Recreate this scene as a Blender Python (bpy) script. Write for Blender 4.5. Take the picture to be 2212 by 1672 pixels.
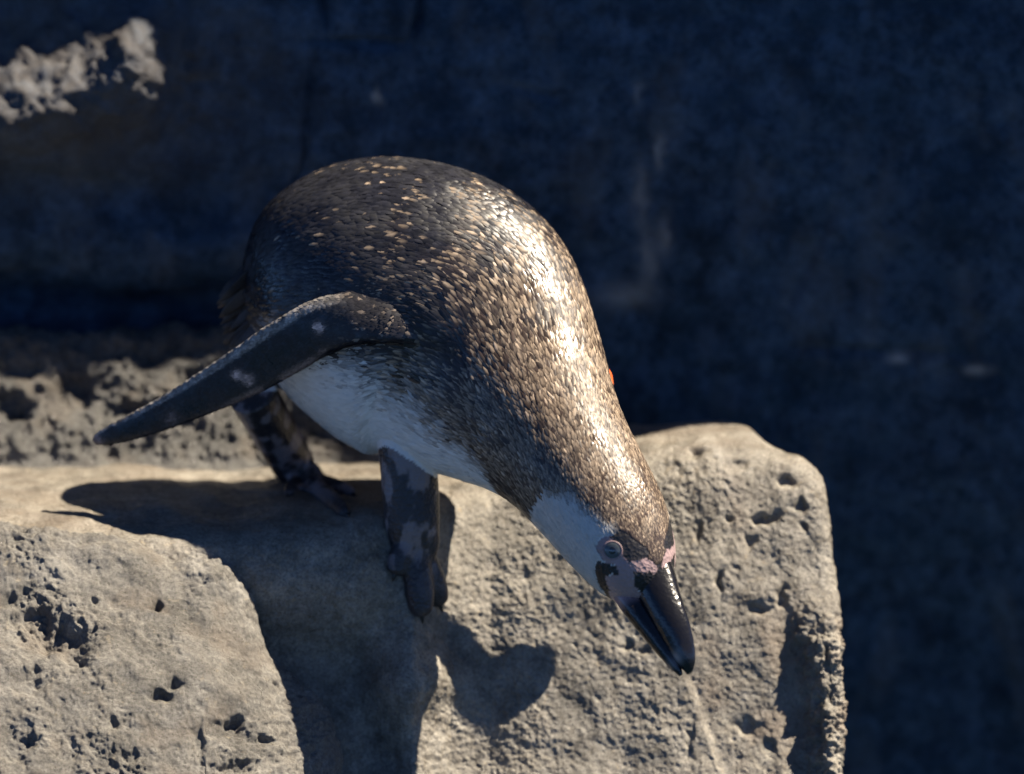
import bpy, math, random
import numpy as np
from mathutils import Vector
from mathutils.bvhtree import BVHTree

random.seed(7)
rng = np.random.default_rng(7)
for o in list(bpy.data.objects):
    bpy.data.objects.remove(o)
scene = bpy.context.scene
col = scene.collection

# ------------------------------------------------------------------ camera
DIST = 5.0                      # metres from the lens to the bird
WIDE = 0.68                     # metres across the frame at that distance
GX, GY = 2212.0, 1672.0         # drawing grid the shapes are laid out on
U = WIDE / GX                   # metres per drawing unit (about 0.3 mm)
PITCH = math.radians(14)
RIGHT = np.array([1.0, 0, 0])
FWD = np.array([0, math.cos(PITCH), -math.sin(PITCH)])
UP = np.array([0, math.sin(PITCH), math.cos(PITCH)])
AIM = np.array([0, 0, 0.62])
EYE = AIM - FWD * DIST

cam_data = bpy.data.cameras.new('camera')
cam = bpy.data.objects.new('camera', cam_data)
col.objects.link(cam)
cam.location = EYE
cam.rotation_euler = (math.pi / 2 - PITCH, 0, 0)
cam_data.sensor_width = 36
cam_data.lens = 36 * DIST / WIDE
cam_data.clip_start = 0.1
cam_data.clip_end = 400
cam_data.dof.use_dof = True
cam_data.dof.focus_distance = DIST - 0.10
cam_data.dof.aperture_fstop = 3.0
scene.camera = cam

# ------------------------------------------------------------------ light
SUN_TO = np.array([0.72, 1.0, -0.20])            # towards the sun: right, up, away
s_world = RIGHT * SUN_TO[0] + UP * SUN_TO[1] + FWD * SUN_TO[2]
s_world /= np.linalg.norm(s_world)
elev = math.asin(s_world[2])
azim = math.atan2(s_world[0], s_world[1])        # from +Y towards +X
world = bpy.data.worlds.new('World')
scene.world = world
world.use_nodes = True
wn = world.node_tree
sky = wn.nodes.new('ShaderNodeTexSky')
sky.sky_type = 'NISHITA'
sky.sun_disc = False
sky.sun_elevation = elev
sky.sun_rotation = azim
sky.air_density = 0.22
sky.ozone_density = 10.0
sky.dust_density = 0.0
bg = wn.nodes['Background']
bg.inputs['Strength'].default_value = 0.078
wn.links.new(sky.outputs[0], bg.inputs['Color'])
sun_data = bpy.data.lights.new('sun', 'SUN')
sun_data.energy = 5.0
sun_data.angle = math.radians(0.5)
sun_data.color = (1.0, 0.88, 0.71)
sun = bpy.data.objects.new('sun', sun_data)
col.objects.link(sun)
sun.location = Vector(s_world) * 20
sun.rotation_euler = Vector(s_world).to_track_quat('Z', 'Y').to_euler()
scene.view_settings.view_transform = 'Standard'
scene.view_settings.look = 'None'
scene.view_settings.exposure = 1.5
scene.view_settings.gamma = 1
scene.view_settings.use_curve_mapping = False

# ------------------------------------------------------------------ maths helpers
def to_world(P):
    """drawing grid (x right, y up = -row, z towards the viewer) -> metres in the place"""
    P = np.asarray(P, float)
    depth = DIST - P[..., 2] * U
    k = depth / DIST * U
    return (EYE + FWD * depth[..., None] + RIGHT * ((P[..., 0] - GX / 2) * k)[..., None]
            + UP * ((P[..., 1] + GY / 2) * k)[..., None])

def to_grid(Wp):
    v = np.asarray(Wp, float) - EYE
    depth = v @ FWD
    k = depth / DIST * U
    return np.stack([v @ RIGHT / k + GX / 2, v @ UP / k - GY / 2, (DIST - depth) / U], -1)

_perm = rng.permutation(256)
_perm = np.concatenate([_perm, _perm, _perm])
_grad = rng.normal(size=(256, 3)); _grad /= np.linalg.norm(_grad, axis=1)[:, None]

def perlin(P):
    Pi = np.floor(P).astype(np.int64)
    f = P - Pi
    u = f * f * f * (f * (f * 6 - 15) + 10)
    Pi &= 255
    out = 0
    for dx in (0, 1):
        wx = u[:, 0] if dx else 1 - u[:, 0]
        for dy in (0, 1):
            wy = u[:, 1] if dy else 1 - u[:, 1]
            for dz in (0, 1):
                wz = u[:, 2] if dz else 1 - u[:, 2]
                h = _perm[_perm[_perm[(Pi[:, 0] + dx) & 255] + ((Pi[:, 1] + dy) & 255)] + ((Pi[:, 2] + dz) & 255)]
                g = _grad[h]
                out = out + wx * wy * wz * (g[:, 0] * (f[:, 0] - dx) + g[:, 1] * (f[:, 1] - dy) + g[:, 2] * (f[:, 2] - dz))
    return out * 1.5

def fbm(P, scale, octaves=4, gain=0.5, off=0.0, ridged=False):
    r, a, Q = 0, 1.0, P / scale + off
    for i in range(octaves):
        n = perlin(Q + 17.3 * i)
        r = r + a * ((0.5 - np.abs(n)) if ridged else n)
        a *= gain
        Q = Q * 2.03
    return r

def pits(P, scale, density=0.5, off=0.0):
    """0..1, one where a small hole is; holes of many sizes"""
    Q = P / scale + off
    Pi = np.floor(Q).astype(np.int64)
    best = np.zeros(len(P))
    for dx in (-1, 0, 1):
        for dy in (-1, 0, 1):
            for dz in (-1, 0, 1):
                c = Pi + np.array([dx, dy, dz])
                h = _perm[_perm[_perm[c[:, 0] & 255] + (c[:, 1] & 255)] + (c[:, 2] & 255)]
                j1 = _perm[h + 31] / 255.0; j2 = _perm[h + 77] / 255.0; j3 = _perm[h + 141] / 255.0
                keep = _perm[h + 199] / 255.0
                rad = 0.12 + 0.5 * (_perm[h + 233] / 255.0) ** 2
                d = np.sqrt((c[:, 0] + j1 - Q[:, 0]) ** 2 + (c[:, 1] + j2 - Q[:, 1]) ** 2 + (c[:, 2] + j3 - Q[:, 2]) ** 2)
                v = np.clip(1 - d / rad, 0, 1) * (keep < density) * rad / 0.62
                best = np.maximum(best, v)
    return best

def sstep(a, b, x):
    t = np.clip((x - a) / (b - a), 0, 1)
    return t * t * (3 - 2 * t)

def soft(x, w):
    return w * np.logaddexp(0, x / w)

def gauss(x, y, cx, cy, rx, ry=None, rot=0.0):
    ry = ry or rx
    c, s = math.cos(rot), math.sin(rot)
    a = (x - cx) * c + (y - cy) * s
    b = -(x - cx) * s + (y - cy) * c
    return np.exp(-(a / rx) ** 2 - (b / ry) ** 2)

def catmull(pts, n):
    pts = np.asarray(pts, float)
    m = len(pts)
    t = np.linspace(0, m - 1, n)
    i = np.clip(np.floor(t).astype(int), 0, m - 2)
    f = (t - i)[:, None]
    p1, p2 = pts[i], pts[i + 1]
    p0 = np.where((i > 0)[:, None], pts[np.maximum(i - 1, 0)], 2 * p1 - p2)
    p3 = np.where((i < m - 2)[:, None], pts[np.minimum(i + 2, m - 1)], 2 * p2 - p1)
    return 0.5 * (2 * p1 + (p2 - p0) * f + (2 * p0 - 5 * p1 + 4 * p2 - p3) * f ** 2 + (3 * p1 - p0 - 3 * p2 + p3) * f ** 3), t

def norm(v):
    return v / np.maximum(np.linalg.norm(v, axis=-1, keepdims=True), 1e-9)

# ------------------------------------------------------------------ object helpers
def mesh_object(name, verts, faces, mat, parent=None, origin=None, smooth=True, attrs=None):
    verts = np.asarray(verts, float)
    me = bpy.data.meshes.new(name)
    base = np.zeros(3) if origin is None else np.asarray(origin, float)
    v = verts - base
    F = np.asarray(faces) if not isinstance(faces, list) else None
    if F is not None:
        k = F.shape[1]
        me.vertices.add(len(v)); me.vertices.foreach_set('co', v.astype(np.float32).ravel())
        me.loops.add(F.size); me.loops.foreach_set('vertex_index', F.astype(np.int32).ravel())
        me.polygons.add(len(F))
        me.polygons.foreach_set('loop_start', np.arange(0, F.size, k, dtype=np.int32))
        me.update(calc_edges=True)
    else:
        me.from_pydata(v.tolist(), [], faces)
    me.polygons.foreach_set('use_smooth', np.full(len(me.polygons), smooth))
    for an, av in (attrs or {}).items():
        av = np.asarray(av, np.float32)
        if av.ndim == 1:
            a = me.attributes.new(an, 'FLOAT', 'POINT'); a.data.foreach_set('value', av)
        else:
            a = me.attributes.new(an, 'FLOAT_COLOR', 'POINT')
            a.data.foreach_set('color', np.concatenate([av, np.ones((len(av), 1), np.float32)], 1).ravel())
    me.materials.append(mat)
    me.validate(); me.update()
    ob = bpy.data.objects.new(name, me)
    col.objects.link(ob)
    if parent is not None:
        ob.parent = parent
        # parts are children: their coordinates are kept relative to the chain of parents
        acc = np.zeros(3); p = parent
        while p is not None:
            acc = acc + np.array(p.location); p = p.parent
        ob.location = base - acc
    else:
        ob.location = base
    return ob

def tag(o, label, cat):
    o['label'] = label
    o['category'] = cat

# ------------------------------------------------------------------ materials
def new_mat(name):
    m = bpy.data.materials.new(name)
    m.use_nodes = True
    nt = m.node_tree
    return m, nt, nt.nodes['Principled BSDF']

def N(nt, kind, **kw):
    n = nt.nodes.new(kind)
    for k, v in kw.items():
        if k in n.inputs:
            n.inputs[k].default_value = v
        else:
            setattr(n, k, v)
    return n

def ramp(nt, src, stops):
    r = nt.nodes.new('ShaderNodeValToRGB')
    el = r.color_ramp.elements
    while len(el) < len(stops):
        el.new(0.5)
    for e, (p, c) in zip(el, stops):
        e.position = p
        e.color = (c, c, c, 1) if isinstance(c, (int, float)) else (*c, 1)
    nt.links.new(src, r.inputs[0])
    return r.outputs[0]

def mixc(nt, fac, a, b, mode='MIX'):
    m = nt.nodes.new('ShaderNodeMix'); m.data_type = 'RGBA'; m.blend_type = mode
    for sock, val in ((m.inputs[0], fac), (m.inputs[6], a), (m.inputs[7], b)):
        if isinstance(val, (int, float)):
            sock.default_value = val
        elif isinstance(val, tuple):
            sock.default_value = (*val, 1)
        else:
            nt.links.new(val, sock)
    return m.outputs[2]

def attr(nt, name):
    a = nt.nodes.new('ShaderNodeAttribute'); a.attribute_name = name
    return a

def rock_material(name, cols, rough=(0.27, 0.72), bump=0.5, spec=0.5):
    m, nt, b = new_mat(name)
    geo = nt.nodes.new('ShaderNodeNewGeometry').outputs['Position']
    def noise(scale, detail, r=0.6):
        n = N(nt, 'ShaderNodeTexNoise', Scale=scale, Detail=detail, Roughness=r)
        nt.links.new(geo, n.inputs['Vector']); return n.outputs[0]
    c = ramp(nt, noise(14, 6, 0.62), [(0.3, cols[0]), (0.5, cols[1]), (0.7, cols[2])])
    c = mixc(nt, ramp(nt, noise(95, 5, 0.7), [(0.36, 0.0), (0.66, 1.0)]), c, cols[3])
    grain = ramp(nt, noise(520, 4, 0.7), [(0.25, 0.32), (0.5, 0.95), (0.78, 1.4)])
    c = mixc(nt, 1.0, c, grain, 'MULTIPLY')
    damp = ramp(nt, noise(33, 6, 0.68), [(0.36, 0.58), (0.56, 1.06)])
    c = mixc(nt, 1.0, c, damp, 'MULTIPLY')
    rust = ramp(nt, noise(170, 3, 0.6), [(0.63, 0.0), (0.74, 0.75)])
    c = mixc(nt, rust, c, cols[4])
    c = mixc(nt, attr(nt, 'pale').outputs['Fac'], c, (0.40, 0.385, 0.35))
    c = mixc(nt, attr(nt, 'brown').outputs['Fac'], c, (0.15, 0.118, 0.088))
    nt.links.new(c, b.inputs['Base Color'])
    r = ramp(nt, noise(240, 3, 0.7), [(0.35, rough[0]), (0.65, rough[1])])
    nt.links.new(r, b.inputs['Roughness'])
    b.inputs['Specular IOR Level'].default_value = spec
    bp = nt.nodes.new('ShaderNodeBump'); bp.inputs['Strength'].default_value = bump; bp.inputs['Distance'].default_value = 0.0016
    fine = nt.nodes.new('ShaderNodeMath'); fine.operation = 'ADD'
    nt.links.new(noise(430, 5, 0.75), fine.inputs[0]); nt.links.new(noise(1500, 3, 0.7), fine.inputs[1])
    nt.links.new(fine.outputs[0], bp.inputs['Height'])
    nt.links.new(bp.outputs[0], b.inputs['Normal'])
    return m

M_ROCK = rock_material('wet_tan_rock', [(0.245, 0.225, 0.188), (0.30, 0.275, 0.23), (0.20, 0.19, 0.168), (0.165, 0.146, 0.117), (0.30, 0.245, 0.165)])
M_BOULDER = rock_material('pitted_grey_rock', [(0.185, 0.175, 0.155), (0.225, 0.213, 0.188), (0.16, 0.154, 0.145), (0.14, 0.128, 0.11), (0.26, 0.22, 0.155)], bump=0.8)
M_WALL = rock_material('shade_blue_cliff_rock', [(0.019, 0.044, 0.072), (0.064, 0.105, 0.16), (0.012, 0.030, 0.054), (0.017, 0.040, 0.068), (0.046, 0.072, 0.10)], rough=(0.5, 0.9), spec=0.15)  # blue of the shade is put into the cliff's base colour

M_APRON = rock_material('dark_wet_rock', [(0.12, 0.117, 0.11), (0.16, 0.155, 0.145), (0.10, 0.10, 0.098), (0.09, 0.087, 0.08), (0.17, 0.15, 0.12)], rough=(0.16, 0.5), bump=1.0)  # lighter copy of the cliff rock, for its sunlit foot

def plain(name, colour, rough, spec=0.5, coat=0.0):
    m, nt, b = new_mat(name)
    n = N(nt, 'ShaderNodeTexNoise', Scale=420.0, Detail=4.0)
    g = nt.nodes.new('ShaderNodeNewGeometry'); nt.links.new(g.outputs['Position'], n.inputs['Vector'])
    k = ramp(nt, n.outputs[0], [(0.3, 0.75), (0.7, 1.2)])
    nt.links.new(mixc(nt, 1.0, colour, k, 'MULTIPLY'), b.inputs['Base Color'])
    b.inputs['Roughness'].default_value = rough
    b.inputs['Specular IOR Level'].default_value = spec
    b.inputs['Coat Weight'].default_value = coat
    return m

def tinted(name, rough, bump_scale, bump, spec=0.5, scaly=False):
    m, nt, b = new_mat(name)
    nt.links.new(attr(nt, 'tint').outputs['Color'], b.inputs['Base Color'])
    b.inputs['Roughness'].default_value = rough
    b.inputs['Specular IOR Level'].default_value = spec
    n = N(nt, 'ShaderNodeTexVoronoi', Scale=bump_scale) if scaly else N(nt, 'ShaderNodeTexNoise', Scale=bump_scale, Detail=4.0)
    g = nt.nodes.new('ShaderNodeNewGeometry'); nt.links.new(g.outputs['Position'], n.inputs['Vector'])
    bp = nt.nodes.new('ShaderNodeBump'); bp.inputs['Strength'].default_value = bump; bp.inputs['Distance'].default_value = 0.0008
    nt.links.new(n.outputs[0], bp.inputs['Height']); nt.links.new(bp.outputs[0], b.inputs['Normal'])
    return m

# ------------------------------------------------------------------ rocks
def poly_signed(poly, X, Y):
    """signed distance (inside +), nearest point and inward normal for a closed outline"""
    n = len(poly)
    best = np.full(X.shape, 1e18); bx = np.zeros_like(X); by = np.zeros_like(X)
    inside = np.zeros(X.shape, bool)
    for i in range(n):
        ax, ay = poly[i]; cx, cy = poly[(i + 1) % n]
        ex, ey = cx - ax, cy - ay
        t = np.clip(((X - ax) * ex + (Y - ay) * ey) / (ex * ex + ey * ey + 1e-12), 0, 1)
        qx, qy = ax + t * ex, ay + t * ey
        d = (X - qx) ** 2 + (Y - qy) ** 2
        m = d < best
        best[m] = d[m]; bx[m] = qx[m]; by[m] = qy[m]
        cond = (ay > Y) != (cy > Y)
        with np.errstate(divide='ignore', invalid='ignore'):
            xi = (cx - ax) * (Y - ay) / (cy - ay + 1e-12) + ax
        inside ^= cond & (X < xi)
    s = np.sqrt(best) * np.where(inside, 1, -1)
    nx = (X - bx) / np.where(np.abs(s) < 1e-6, 1, s); ny = (Y - by) / np.where(np.abs(s) < 1e-6, 1, s)
    return s, bx, by, nx, ny

def rock_patch(name, box, step, outline, roll, depth_fn, disp_fn, stain_fn, mat, back=260, smooth_outline=240):
    x0, x1, y0, y1 = box
    xs = np.arange(x0, x1 + step, step); ys = np.arange(y0, y1 + step, step)
    X, Y = np.meshgrid(xs, ys)
    X = X.astype(float); Y = Y.astype(float)
    H, Wd = X.shape
    keep = None
    extra = 0
    if outline is not None:
        op, _ = catmull(outline, smooth_outline)
        s, bx, by, nx, ny = poly_signed(op, X, Y)
        a = roll - s
        quarter = roll * math.pi / 2
        s2 = np.where(a < 0, s, np.where(a < quarter, roll - roll * np.sin(np.clip(a, 0, quarter) / roll), (a - quarter) * 0.35))
        extra = np.where(a < 0, 0, np.where(a < quarter, roll * (1 - np.cos(np.clip(a, 0, quarter) / roll)), roll + (a - quarter) * 1.6))
        Xr = np.where(a < 0, X, bx + nx * s2); Yr = np.where(a < 0, Y, by + ny * s2)
        keep = s > -back
        X, Y = Xr, Yr
    d = depth_fn(X, Y) + extra
    P = np.stack([X, -Y, -d], -1)
    du = np.gradient(P, axis=1); dv = np.gradient(P, axis=0)
    nrm = norm(np.cross(dv, du))
    flip = np.sign(nrm[..., 2:3] + 1e-9)
    nrm = nrm * np.where(nrm[..., 2:3].mean() < 0, -1, 1)
    disp = disp_fn(P.reshape(-1, 3), X.ravel(), Y.ravel()).reshape(H, Wd)
    P = P + nrm * disp[..., None]
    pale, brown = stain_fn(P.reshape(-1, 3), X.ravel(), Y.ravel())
    Wp = to_world(P).reshape(-1, 3)
    idx = np.arange(H * Wd).reshape(H, Wd)
    F = np.stack([idx[:-1, :-1], idx[1:, :-1], idx[1:, 1:], idx[:-1, 1:]], -1).reshape(-1, 4)
    if keep is not None:
        kf = keep.ravel()[F].all(1)
        F = F[kf]
    used = np.unique(F)
    remap = np.full(H * Wd, -1); remap[used] = np.arange(len(used))
    V = Wp[used]
    base = np.array([V[:, 0].mean(), V[:, 1].mean(), V[:, 2].min()])
    return mesh_object(name, V, remap[F], mat, origin=base, attrs={'pale': np.clip(pale[used], 0, 1), 'brown': np.clip(brown[used], 0, 1)})

def interp(x, xs, ys):
    return np.interp(x, xs, ys)

# --- the ledge rock the bird stands on
def lip(x):
    return interp(x, [-600, 0, 500, 760, 900, 1050, 1250, 1450, 1900], [1128, 1132, 1140, 1120, 1085, 1050, 1005, 965, 955])

def ledge_depth(x, y):
    l = lip(x)
    front = interp(x, [-600, 450, 760, 890, 970, 1060, 1250, 1900], [-172, -168, -118, -40, 46, 80, 80, 50])
    d = front - 0.20 * (y - l) + 4.0 * soft(l - y, 18)
    gully = sstep(905, 770, x + 18 * np.sin(y / 55.0)) * sstep(1230, 1480, y)
    d += 150 * gully
    d -= 34 * gauss(x, y, 935, 1478, 52, 44)                       # nub beside the gully
    d += 22 * gauss(x, y, 1120, 1450, 200, 160)
    xl = interp(y, [1230, 1290, 1450, 1672, 2000], [1688, 1692, 1722, 1742, 1770])
    d -= 48 * sstep(2, 62, x - xl) * sstep(1262, 1420, y)          # column with a shaded left flank
    d += 16 * sstep(-60, 0, x - xl) * sstep(1262, 1420, y)
    xc = interp(y, [1300, 1460, 1672, 2000], [1440, 1482, 1560, 1690])
    d += 7 * sstep(-8, 14, x - xc) * sstep(1380, 1500, y)
    d += 18 * gauss(x, y, 660, 1260, 150, 110)
    d += 50 * gauss(x, y, 985, 1660, 130, 150)
    return d

HOLES = [(1500, 977, 22, 14, 20), (1578, 1118, 12, 9, 14), (1652, 1122, 30, 11, 18), (1700, 1040, 26, 14, 15), (1728, 1095, 13, 16, 15),
         (1735, 1140, 11, 12, 14), (1640, 1312, 28, 12, 18), (1553, 1258, 11, 26, 15), (1690, 1290, 12, 26, 16), (1620, 1170, 13, 22, 10),
         (1356, 1394, 10, 11, 14), (1395, 1405, 12, 9, 10), (1345, 1310, 8, 16, 8), (1780, 1420, 12, 30, 10), (1610, 1570, 34, 20, 12), (1660, 1610, 26, 18, 12),
         (1590, 1010, 30, 12, 7), (1450, 1010, 30, 14, 5), (1505, 1150, 10, 30, 7), (1420, 1340, 8, 12, 8), (1490, 1600, 8, 40, 8), (1240, 1395, 7, 6, 6)]

def ledge_disp(P, x, y):
    d = 14 * fbm(P, 420, 3, off=3.1) + 5 * fbm(P, 90, 4, 0.5, off=9.4)
    rough = sstep(-0.25, 0.5, fbm(P, 300, 2, off=21.0))
    front = sstep(-10, 60, y - lip(x))
    d += (0.9 + 1.3 * front * (0.35 + rough)) * fbm(P, 13, 3, 0.7, off=5.7)
    d -= 5 * pits(P, 40, 0.14, off=4.4) * front * (0.2 + rough)
    d -= 3.2 * pits(P, 14, 0.3, off=14.4) * (0.25 + front)
    wob = 12 * perlin(P / 26.0)
    for cx, cy, rx, ry, a in HOLES:
        d -= 0.9 * a * np.minimum(1, 1.5 * gauss(x + 1.3 * wob, y - wob, cx, cy, rx * 0.72, ry * 0.78))
    flank = sstep(1690, 1720, x - 0.12 * (y - 1290)) * sstep(1270, 1400, y)
    d += 13 * flank * fbm(P, 30, 4, 0.65, off=2.9)
    return d

def ledge_stain(P, x, y):
    pale = 0.15 * sstep(45, -5, y - lip(x)) * sstep(1350, 1480, x)
    pale += 0.8 * gauss(x, y, 1560, 1030, 20, 75, -0.38)
    pale *= sstep(-0.5, 0.25, fbm(P, 60, 3, off=2.2))
    xc = interp(y, [900, 1300, 1460, 1672, 2000], [1420, 1440, 1482, 1560, 1690])
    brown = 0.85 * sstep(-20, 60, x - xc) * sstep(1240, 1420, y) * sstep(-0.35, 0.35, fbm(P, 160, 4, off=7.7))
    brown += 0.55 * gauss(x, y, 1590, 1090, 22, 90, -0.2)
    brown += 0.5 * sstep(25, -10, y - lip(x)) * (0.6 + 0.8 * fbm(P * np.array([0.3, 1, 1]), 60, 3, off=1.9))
    return pale, brown

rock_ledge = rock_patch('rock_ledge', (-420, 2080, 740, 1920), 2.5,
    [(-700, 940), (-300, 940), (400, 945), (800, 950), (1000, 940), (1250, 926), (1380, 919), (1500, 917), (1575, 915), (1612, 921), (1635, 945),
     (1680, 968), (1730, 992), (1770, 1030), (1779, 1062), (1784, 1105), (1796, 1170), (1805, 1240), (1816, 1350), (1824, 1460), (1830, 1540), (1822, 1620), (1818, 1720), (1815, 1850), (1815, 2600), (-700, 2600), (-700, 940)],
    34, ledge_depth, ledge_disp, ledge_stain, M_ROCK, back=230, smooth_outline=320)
tag(rock_ledge, 'sunlit tan rock ledge with small holes and steep front under the penguin', 'rock')

# --- pitted boulder at lower left
def boulder_depth(x, y):
    top = interp(x, [-600, 0, 300, 450, 560, 750], [1140, 1140, 1168, 1200, 1290, 1640])
    return -190 - 0.52 * soft(y - top, 30) + 0.04 * (x - 300) * (x > 300) - 20 * gauss(x, y, 250, 1500, 330, 260)

BHOLES = [(75, 1330, 42, 20, 30), (120, 1375, 55, 26, 34), (40, 1290, 30, 16, 18), (170, 1420, 26, 26, 22), (378, 1483 - 5, 11, 11, 18), (340, 1310, 9, 10, 20), (512, 1563, 17, 17, 30),
          (348, 1505, 22, 13, 22), (575, 1600, 16, 10, 20), (520, 1655, 40, 14, 22), (430, 1600, 14, 40, 14), (470, 1570, 20, 20, 12), (30, 1620, 40, 40, 16), (200, 1300, 10, 8, 10),
          (545, 1330, 8, 10, 8), (630, 1570, 8, 7, 10), (100, 1150, 60, 8, 9), (15, 1165, 22, 10, 14), (210, 1170, 40, 7, 7), (250, 1560, 16, 10, 12), (60, 1480, 30, 22, 16), (285, 1630, 18, 9, 10), (600, 1480, 8, 10, 9)]

def boulder_disp(P, x, y):
    d = 24 * fbm(P, 330, 3, off=13.1) + 8 * fbm(P, 80, 4, 0.55, off=1.4)
    rough = sstep(-0.4, 0.35, fbm(P, 260, 2, off=31.0) + 0.0009 * (y - 1400))
    d += (1.8 + 4.4 * rough) * fbm(P, 20, 4, 0.64, off=6.7)
    d -= (2 + 8 * rough) * pits(P, 42, 0.30, off=2.4)
    d -= (1.5 + 5 * rough) * pits(P, 17, 0.42, off=8.4)
    wob = 16 * perlin(P / 30.0)
    for cx, cy, rx, ry, a in BHOLES:
        d -= a * np.minimum(1, 1.5 * gauss(x + wob, y - wob, cx, cy, rx, ry))
    return d

def boulder_stain(P, x, y):
    pale = 0.55 * gauss(x, y, 480, 1240, 90, 32, 0.45) + 0.3 * gauss(x, y, 100, 1230, 160, 60)
    brown = 0.35 * sstep(0.1, 0.5, fbm(P, 150, 3, off=4.0))
    return pale * sstep(-0.4, 0.3, fbm(P, 50, 3, off=12.2)), brown

boulder = rock_patch('boulder', (-420, 1000, 1000, 1920), 2.4,
    [(-700, 1128), (-300, 1130), (0, 1136), (150, 1146), (290, 1162), (350, 1190), (430, 1196), (495, 1218), (543, 1262), (562, 1320), (578, 1392), (628, 1446), (668, 1494), (706, 1545), (728, 1610),
     (741, 1690), (748, 1800), (750, 2600), (-700, 2600), (-700, 1128)],
    46, boulder_depth, boulder_disp, boulder_stain, M_BOULDER, back=230, smooth_outline=260)
tag(boulder, 'rough grey boulder full of pits in the lower left corner', 'boulder')

# --- cliff wall behind
def wall_depth(x, y):
    far = sstep(500, 1500, x)
    rise = np.maximum(0, 760 - y)
    left = 620 + 0.25 * np.maximum(0, y - 760) - 0.30 * np.minimum(rise, 660) - 0.25 * np.maximum(0, rise - 660)
    left += 60 * gauss(x, y, 250, 680, 700, 50)                    # recess above the sunny apron
    left -= 30 * gauss(x, y, 200, 540, 700, 90)
    up = 900 - y
    right = 690 - 0.33 * np.minimum(up, 800) - 0.26 * np.maximum(0, up - 800)
    right -= 250 * sstep(1950, 3000, x)  # unseen forward bend, shaped to keep sky off the right side
    d = left * (1 - far) + right * far
    # a shoulder of rock high on the left that catches the sun
    d -= 230 * gauss(x, y, 30, 255, 380, 130, -0.30) * sstep(400, 320, x)
    d -= 90 * gauss(x, y, 280, 110, 50, 90, 0.25)
    return d

def wall_disp(P, x, y):
    d = (20 + 14 * sstep(200, 500, y)) * fbm(P, 520, 4, 0.45, off=3.7) + 6 * fbm(P, 70, 4, 0.55, off=8.8)
    d += 20 * fbm(P, 48, 4, 0.62, off=2.8) * gauss(x, y, 150, 150, 330, 150)
    d += 13 * sstep(900, 500, x) * np.sin(y / 37.0 + 2.5 * perlin(P / 260.0)) * sstep(330, 420, y)
    # joints between the blocks of the cliff
    for jx, jy, rx, ry, rot, a in ((905, 20, 8, 80, 0.25, 26), (790, 92, 80, 9, 0.05, 26), (660, 260, 8, 150, 0.1, 20), (700, 10, 7, 60, 0.0, 18), (1150, 200, 60, 8, 0.3, 10), (1900, 760, 160, 10, 0.05, 16), (1750, 560, 10, 120, 0.4, 10)):
        d -= a * np.minimum(1, 1.4 * gauss(x + 10 * perlin(P / 60.0), y, jx, jy, rx, ry, rot))
    return d

def wall_stain_and_sun_tone(P, x, y):
    pale = 0.07 * sstep(0.1, 0.6, fbm(P * np.array([1, 0.3, 1]), 120, 4, off=5.5))
    for cx, cy, rx, ry, a_ in ((1385, 420, 16, 60, .10), (1435, 510, 14, 40, .10), (1350, 640, 60, 26, .10), (1400, 560, 20, 60, .10), (1425, 330, 9, 30, .14), (815, 205, 7, 16, .14), (1940, 775, 22, 8, .2), (2110, 800, 26, 10, .15), (1380, 200, 10, 24, .08)):
        pale = pale + 4.5 * a_ * gauss(x + 14 * perlin(P / 24.0), y, cx, cy, rx, ry)
    brown = 0.45 * np.minimum(1, 1.5 * gauss(x, y, 100, 170, 380, 190))  # sunlit shoulder painted brown over the cliff's shade blue
    return pale, brown

rock_wall = rock_patch('rock_wall', (-900, 3100, -1500, 2300), 7, None, 0, wall_depth, wall_disp, wall_stain_and_sun_tone, M_WALL)
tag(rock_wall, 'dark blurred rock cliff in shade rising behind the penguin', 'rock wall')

# --- lumpy apron of rock at the foot of the cliff, behind the ledge on the left
def apron_depth(x, y):
    foot = interp(x, [-600, 0, 300, 700, 1000], [1005, 1005, 996, 968, 950])
    return 375 + 0.40 * (foot - y)

def apron_disp(P, x, y):
    d = 20 * fbm(P, 160, 3, off=6.1) + 12 * fbm(P, 46, 4, 0.6, off=2.8) - 9 * pits(P, 95, 0.45, off=6.1) - 4 * pits(P, 40, 0.4, off=1.1) + 5 * fbm(P, 18, 3, 0.6, off=7.3)
    for cx, cy, rx, ry, a in ((165, 850, 36, 46, 40), (330, 780, 30, 20, 26), (440, 830, 60, 30, 26), (300, 890, 60, 20, 24), (20, 880, 40, 26, 30), (60, 800, 40, 16, 18), (420, 760, 30, 14, 16)):
        d -= a * np.minimum(1, 1.5 * gauss(x + 14 * perlin(P / 40.0), y, cx, cy, rx, ry))
    return d * sstep(1040, 960, y)

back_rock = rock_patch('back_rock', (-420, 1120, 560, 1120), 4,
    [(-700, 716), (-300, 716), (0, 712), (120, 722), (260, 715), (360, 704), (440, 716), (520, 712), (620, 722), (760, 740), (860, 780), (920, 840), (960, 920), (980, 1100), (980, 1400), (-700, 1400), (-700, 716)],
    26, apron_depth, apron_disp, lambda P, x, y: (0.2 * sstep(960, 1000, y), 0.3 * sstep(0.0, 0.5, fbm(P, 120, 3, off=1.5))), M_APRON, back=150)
tag(back_rock, 'lumpy sunlit rock behind the flipper at the left of the ledge', 'rock')

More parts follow.
